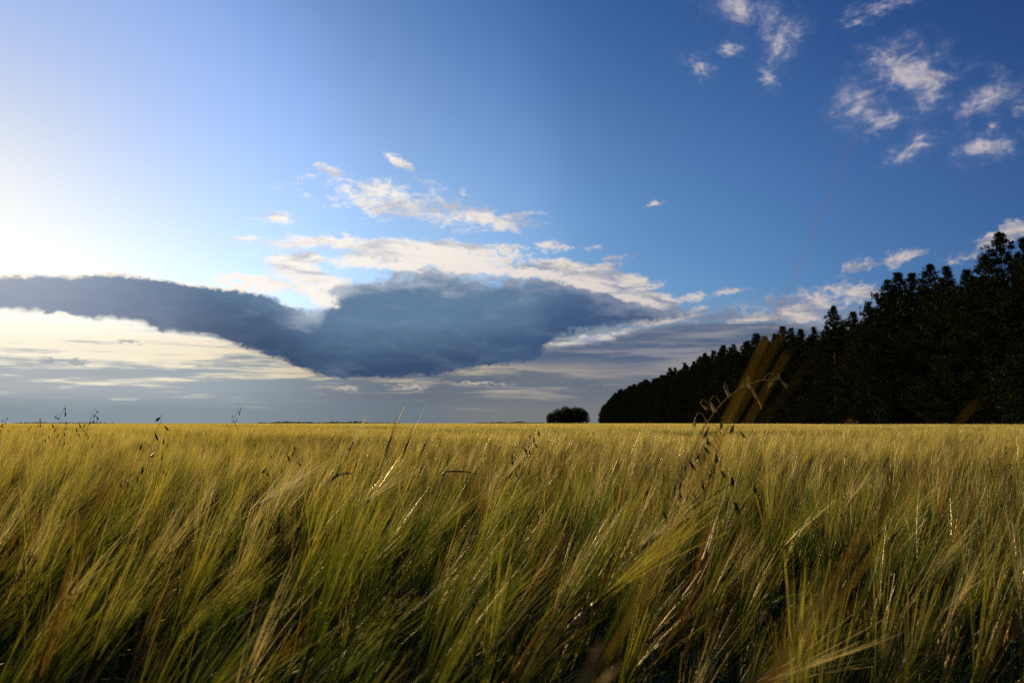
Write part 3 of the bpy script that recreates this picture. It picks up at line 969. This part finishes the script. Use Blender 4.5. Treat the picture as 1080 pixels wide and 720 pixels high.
for x, y, s_, lab in [(EDGE(96) - 2.8, 96, 1.9, 'dark green upright shrub in front of the pine trunks'), (EDGE(84) - 3.0, 84, 1.1, 'small green shrub at the forest foot below the tallest pines'),
                      (EDGE(126) - 2.6, 126, 1.2, 'small green shrub at the forest foot below the free-standing spire'), (EDGE(150) - 2.7, 150, 1.3, 'green shrub at the forest foot where the even slope begins')]:
    place_tree('green_shrub', SHRUB, (x, y, 0), rng.uniform(0, 6), s_, lab, 'shrub', None)

# woods on the horizon
wm = MB()
cen = []
for (az0, az1, dist, hmax, nn) in [(-31, -25.5, 2000, 6, 700), (-17, -9.5, 1700, 9, 1500), (-9.5, -7.6, 1900, 5, 250), (-2.5, 1.2, 1700, 8, 900), (1.2, 2.2, 1800, 6, 200)]:
    a = R(1) * rng.uniform(az0, az1, nn)
    hh = 0.45 * hmax * (0.55 + 0.45 * np.sin(a * 160) * np.sin(a * 67 + 1)) * np.clip(np.minimum(a - R(az0), R(az1) - a) / R(0.5), 0.15, 1)
    dd = dist + rng.uniform(-20, 20, nn)
    cen.append(np.stack([np.sin(a) * dd, np.cos(a) * dd, hh * rng.uniform(0, 1, nn)], 1))
cen = np.concatenate(cen)
leaf_quads(wm, cen, rng.normal(size=cen.shape), np.full(len(cen), 2.6), np.full(len(cen), 2.4), 0)
woods = wm.obj('distant_woods', [M_BROAD])
tag(woods, 'thin dark line of woods along the far horizon', 'woods', kind='stuff')


# ------------------------------------------------------------------ wild oats standing above the barley
def bez(p0, p1, p2, p3, n=14):
    t = np.linspace(0, 1, n)[:, None]
    p0, p1, p2, p3 = map(np.asarray, (p0, p1, p2, p3))
    return (1 - t) ** 3 * p0 + 3 * (1 - t) ** 2 * t * p1 + 3 * (1 - t) * t ** 2 * p2 + t ** 3 * p3


def spikelet_mesh(mat, L=0.022):
    mb = MB()
    mb.husk(np.array([0.0008, 0, -L * 0.5]), np.array([0.12, 0, -1.0]), L, L * 0.22, 0, 0.6)
    mb.husk(np.array([-0.0012, 0.0006, -L * 0.47]), np.array([-0.16, 0.05, -1.0]), L * 0.92, L * 0.18, 0, 0.6)
    mb.ribbon([(0, 0, -L * 0.75), (0.003, 0, -L * 1.15), (0.009, 0, -L * 1.5)], [0.0007, 0.0005, 0.0002], (0, 1, 0), 0)
    return mb.mesh('spikelet', [mat])


SP_DARK, SP_PALE = spikelet_mesh(M_OAT), spikelet_mesh(M_OATPALE)


def wild_oat(tip, lean, reach, n, label, pale=False, size=1.0, arch=0.0, name='wild_oat'):
    """tip: where the panicle ends; lean: how far the foot stands off to the left; reach: panicle length"""
    tip = np.asarray(tip, float)
    foot = np.array([tip[0] - lean, tip[1] + rng.normal(0, 0.05), 0.0])
    root = empty(name, foot)
    tag(root, label, 'wild oat', 'wild oats above the barley')
    rel = tip - foot
    path = bez((0, 0, 0), (0.02, 0, rel[2] * 0.5), (rel[0] - (0.16 if arch else 0.08) - arch, rel[1], rel[2] * (1.0 if arch else 0.86) + arch * 0.25), rel, 26)
    sm = MB()
    mat = M_OATPALE if pale else M_STEM
    sm.tube(path, np.linspace(0.0016, 0.0004, len(path)), 4)
    seg = np.linalg.norm(np.diff(path, axis=0), axis=1)
    s = np.concatenate([[0], np.cumsum(seg)])
    pan = MB()
    ends = []
    for i in range(n):
        q = s[-1] - reach * (i / max(1, n - 1)) ** 0.9
        p = np.array([np.interp(q, s, path[:, k]) for k in range(3)])
        a = rng.uniform(0, 6.28)
        L = (0.012 + (0.018 if pale else 0.06) * (s[-1] - q) / reach) * rng.uniform(0.6, 1.2)
        d = np.array([math.cos(a) * 0.8 + 0.25, math.sin(a) * 0.8, 0.55])
        e = p + unit(d) * L
        e2 = e + np.array([unit(d)[0] * 0.006, unit(d)[1] * 0.006, -0.006])
        pan.tube([p, p + unit(d) * L * 0.6 + (0, 0, 0.004), e, e2], [0.0005, 0.0004, 0.0003, 0.0003], 3)
        ends.append(e2)
    sm.obj('stem', [mat], root)
    pan.obj('panicle', [mat], root)
    for e in ends:
        o = bpy.data.objects.new('spikelet', SP_PALE if pale else SP_DARK)
        COL.objects.link(o)
        o.parent = root
        o.location = e
        o.rotation_euler = (rng.normal(0, 0.25), -0.35 + rng.normal(0, 0.3), rng.uniform(0, 6.28) if not pale else rng.normal(0, 0.5))
        o.scale = (size * rng.uniform(0.8, 1.15),) * 3
    return root


wild_oat((0.275, 1.05, 1.225), 0.16, 0.15, 24, 'dark wild oat with many spikelets, largest of the ones before the pine forest', size=0.72)
wild_oat((0.352, 1.1, 1.278), 0.20, 0.13, 9, 'pale dry wild oat arching over with hanging spikelets before the dark pines', pale=True, size=0.8, arch=0.05)
wild_oat((-2.42, 4.5, 1.305), 0.10, 0.22, 14, 'wild oat with a tall dark panicle, highest above the horizon of the pair', size=1.15)
wild_oat((-2.31, 4.6, 1.29), 0.12, 0.18, 12, 'wild oat with one thick black spikelet head, beside the highest panicle', size=1.3)
wild_oat((-3.03, 5.0, 1.255), 0.10, 0.12, 8, 'small wild oat at the left border, just above the horizon', size=1.0)
wild_oat((-2.88, 5.1, 1.25), 0.08, 0.14, 9, 'small wild oat between the left border and the dark pair', size=1.0)
wild_oat((-0.965, 2.3, 1.235), 0.06, 0.24, 13, 'dark wild oat with large drooping husks sunk upright into the barley', size=1.25)
wild_oat((-1.64, 5.0, 1.315), 0.22, 0.16, 9, 'thin slanting wild oat alone against the low grey sky', size=0.95)
wild_oat((-0.69, 2.6, 1.150), 0.05, 0.12, 9, 'short wild oat with a clustered dark head amid the barley tips', size=0.9)
wild_oat((0.055, 2.0, 1.205), 0.10, 0.14, 14, 'wild oat in the middle of the field, spikelets hanging along a bright barley tuft', size=0.8)
wild_oat((-0.72, 3.5, 1.15), 0.06, 0.12, 8, 'small wild oat beside the withered bent blade', size=0.8)
wild_oat((1.76, 3.0, 1.16), 0.14, 0.14, 8, 'sparse wild oat in the barley below the tallest pines', size=0.8)


# ------------------------------------------------------------------ single barley stalks that stand out from the field
def stalk(tip_base, direction, foot_dx, label, ear=0.075, nod=0.25, awns=34, L=0.145, spread=0.09, mats=None, wd=0.0009, foot_dy=0.0, blade=False):
    """tip_base: foot of the ear; direction: where the ear points"""
    tb = np.asarray(tip_base, float)
    d = unit(direction)
    foot = np.array([tb[0] - foot_dx, tb[1] + foot_dy, 0])
    root = empty('barley_stalk', foot)
    tag(root, label, 'barley stalk', 'barley stalks standing out of the field')
    path = bez((0, 0, 0), (0, 0, tb[2] * 0.45), tb - foot - d * 0.22, tb - foot, 14)
    ms = mats or (M_STEM, M_EAR, M_AWN)
    a, b, c = MB(), MB(), MB()
    a.tube(path, np.linspace(0.0022, 0.0012, len(path)), 5)
    k = 7
    ep, dd = [path[-1]], d
    axr = unit(np.cross(d, (0, 0, -1))) if abs(d[2]) < 0.99 else np.array([0, 1, 0])
    for i in range(k):
        dd = rot_about(dd, axr, nod / k)
        ep.append(ep[-1] + dd * ear / k)
    ep = np.array(ep)
    side0 = unit(np.cross(d, (0.3, 1.0, 0.2)))
    nk = 26
    for i in range(nk):
        u = (i + 0.5) / nk
        j = u * (k - 0.001)
        j0 = int(j)
        ax = unit(ep[j0 + 1] - ep[j0])
        sd = unit(side0 - ax * np.dot(side0, ax)) * (1 if i % 2 else -1)
        tp_ = 0.65 + 0.35 * math.sin(math.pi * min(1, u * 1.15 + 0.08))
        b.husk(ep[j0] + (ep[j0 + 1] - ep[j0]) * (j - j0) + sd * 0.0031 * tp_, ax + sd * 0.28, 0.0115, 0.0048 * tp_, 0)
    awn_fan(c, ep, L, awns, wd, spread, 0, 6, 0.1)
    a.obj('stem', [ms[0]], root)
    b.obj('ear', [ms[1]], root)
    c.obj('awns', [ms[2]], root)
    if blade:
        lf = MB()
        leaf_blade(lf, path[8], 0.4, 0.2, 0.009, 1.1, 0)
        lf.obj('leaf', [M_LEAF], root)
    return root


stalk((0.056, 0.93, 0.99), (0.72, 0.05, 0.70), 0.22, 'barley stalk with a sharp golden ear tilted low in the near field', nod=0.12, L=0.16, awns=40, spread=0.06, mats=(M_STEM, M_STRAW, M_AWN))
stalk((-0.008, 0.20, 1.112), (0.50, 0.04, 0.86), 0.10, 'out-of-focus barley stalk nearest the viewer, its awns crossing the pines', ear=0.06, nod=0.0, L=0.15, awns=5, spread=0.025, wd=0.0006, mats=(M_STEM, M_EAR, M_DIM))
stalk((0.022, 0.20, 1.110), (0.61, 0.04, 0.79), 0.10, 'out-of-focus barley stalk whose awns blur over the tallest pines', ear=0.06, nod=0.0, L=0.115, awns=4, spread=0.03, wd=0.0012, mats=(M_STEM, M_EAR, M_DIM))
stalk((0.195, 0.62, 0.90), (0.06, 0.02, 1.0), 0.03, 'upright green barley stalk close by, soft, before the lower right field', nod=0.05, L=0.17, awns=36, spread=0.07)
stalk((-0.60, 3.0, 1.085), (0.35, 0.05, 0.93), 0.15, 'pale barley stalk, first of the tips rising above the horizon', nod=0.1, mats=(M_STEM, M_EAR, M_OATPALE), awns=22)
stalk((-0.47, 3.1, 1.10), (0.25, 0.05, 0.96), 0.15, 'straw-coloured barley stalk whose awns reach highest into the grey sky', nod=0.1, mats=(M_STEM, M_EAR, M_STRAW), awns=22)
stalk((-0.41, 3.1, 1.085), (0.3, 0.05, 0.95), 0.16, 'straw-coloured barley stalk just beside the highest awns', nod=0.12, mats=(M_STEM, M_EAR, M_STRAW), awns=20)
stalk((-0.36, 3.2, 1.07), (0.3, 0.05, 0.95), 0.16, 'short straw-coloured barley stalk, last of the tips above the horizon', nod=0.12, mats=(M_STEM, M_EAR, M_STRAW), awns=18)
stalk((-0.04, 2.4, 1.02), (0.50, 0.05, 0.86), 0.2, 'bright barley tuft with glinting awns in the middle of the field', nod=0.15, mats=(M_STEM, M_EAR, M_OATPALE), awns=40, spread=0.06, L=0.17)
stalk((0.15, 1.25, 1.00), (0.70, 0.05, 0.71), 0.25, 'barley stalk with white-glinting awns above the sharp golden ear', nod=0.15, mats=(M_STEM, M_EAR, M_OATPALE), awns=30, spread=0.05)
stalk((-0.56, 1.75, 1.02), (0.72, 0.1, 0.69), 0.25, 'barley stalk with a fan of pale shining awns in the left of the field', nod=0.2, mats=(M_STEM, M_EAR, M_OATPALE), awns=44, spread=0.12)
stalk((-0.38, 1.9, 1.0), (0.70, 0.1, 0.71), 0.25, 'barley stalk with pale shining awns below the withered bent blade', nod=0.2, mats=(M_STEM, M_EAR, M_OATPALE), awns=44, spread=0.10)
stalk((0.175, 0.82, 0.945), (0.90, 0.1, 0.43), 0.30, 'pale barley stalk bent almost flat at the bottom border', nod=0.15, mats=(M_STEM, M_EAR, M_PALE), awns=30, spread=0.07, wd=0.0007)


def bent_blade(p, length, rise, mat, label, name, az_=0.0, wd=0.010):
    """a withered leaf folded over on its stem"""
    p = np.asarray(p, float)
    foot = np.array([p[0] - 0.06, p[1], 0])
    root = empty(name, foot)
    tag(root, label, 'withered plant')
    a, b = MB(), MB()
    path = bez((0, 0, 0), (0, 0, p[2] * 0.5), p - foot + (-0.02, 0, -0.2), p - foot, 12)
    a.tube(path, np.linspace(0.002, 0.0012, 12), 4)
    t = np.linspace(0, 1, 9)
    ee = rise - t * (rise + 0.25)
    dv = np.stack([np.cos(az_) * np.cos(ee), np.sin(az_) * np.cos(ee), np.sin(ee)], 1) * length / 8
    pts = p - foot + np.concatenate([[np.zeros(3)], np.cumsum(dv[:-1], 0)])
    tw = 0.9 + t * 0.4
    b.ribbon(pts, wd * np.clip(np.minimum(t * 4 + 0.5, 1), 0, 1) * (1 - t ** 4 * 0.7), np.stack([np.zeros(9), np.cos(tw), np.sin(tw)], 1))
    a.obj('stem', [M_STEM], root)
    b.obj('blade', [mat], root)
    return root


bent_blade((-0.49, 2.2, 1.055), 0.085, 0.95, M_BROWN, 'withered dark brown blade bent over in the barley', 'bent_blade')
bent_blade((-0.20, 2.5, 1.075), 0.10, 0.1, M_BROWN, 'thin dark withered blade lying level across the barley tips', 'bent_blade', 0.0, 0.006)
stalk((-0.385, 0.66, 0.955), (0.22, 0.02, 0.97), 0.04, 'rust-coloured barley stalk, soft and close, in the lower left corner', nod=0.08, mats=(M_STEM, M_EAR, M_DRY), awns=30, spread=0.06)
# a pale floret caught on a bent stem
fl = empty('withered_floret', (-0.154, 0.72, 0))
tag(fl, 'small white withered floret on a thin stem in the dark lower barley', 'floret')
a = MB()
a.tube(bez((0, 0, 0), (0, 0, 0.5), (0.0, 0, 1.04), (0.065, 0, 1.065), 14), np.linspace(0.0018, 0.0008, 14), 4)
a.obj('stem', [M_STEM], fl)
b = MB()
for i in range(6):
    v = unit(rng.normal(size=3) + np.array([-0.2, 0, 0.1]))
    b.husk(np.array([0.063, 0, 1.066]) + v * 0.002, v, 0.007, 0.0025, 0)
b.obj('petals', [M_OATPALE], fl)
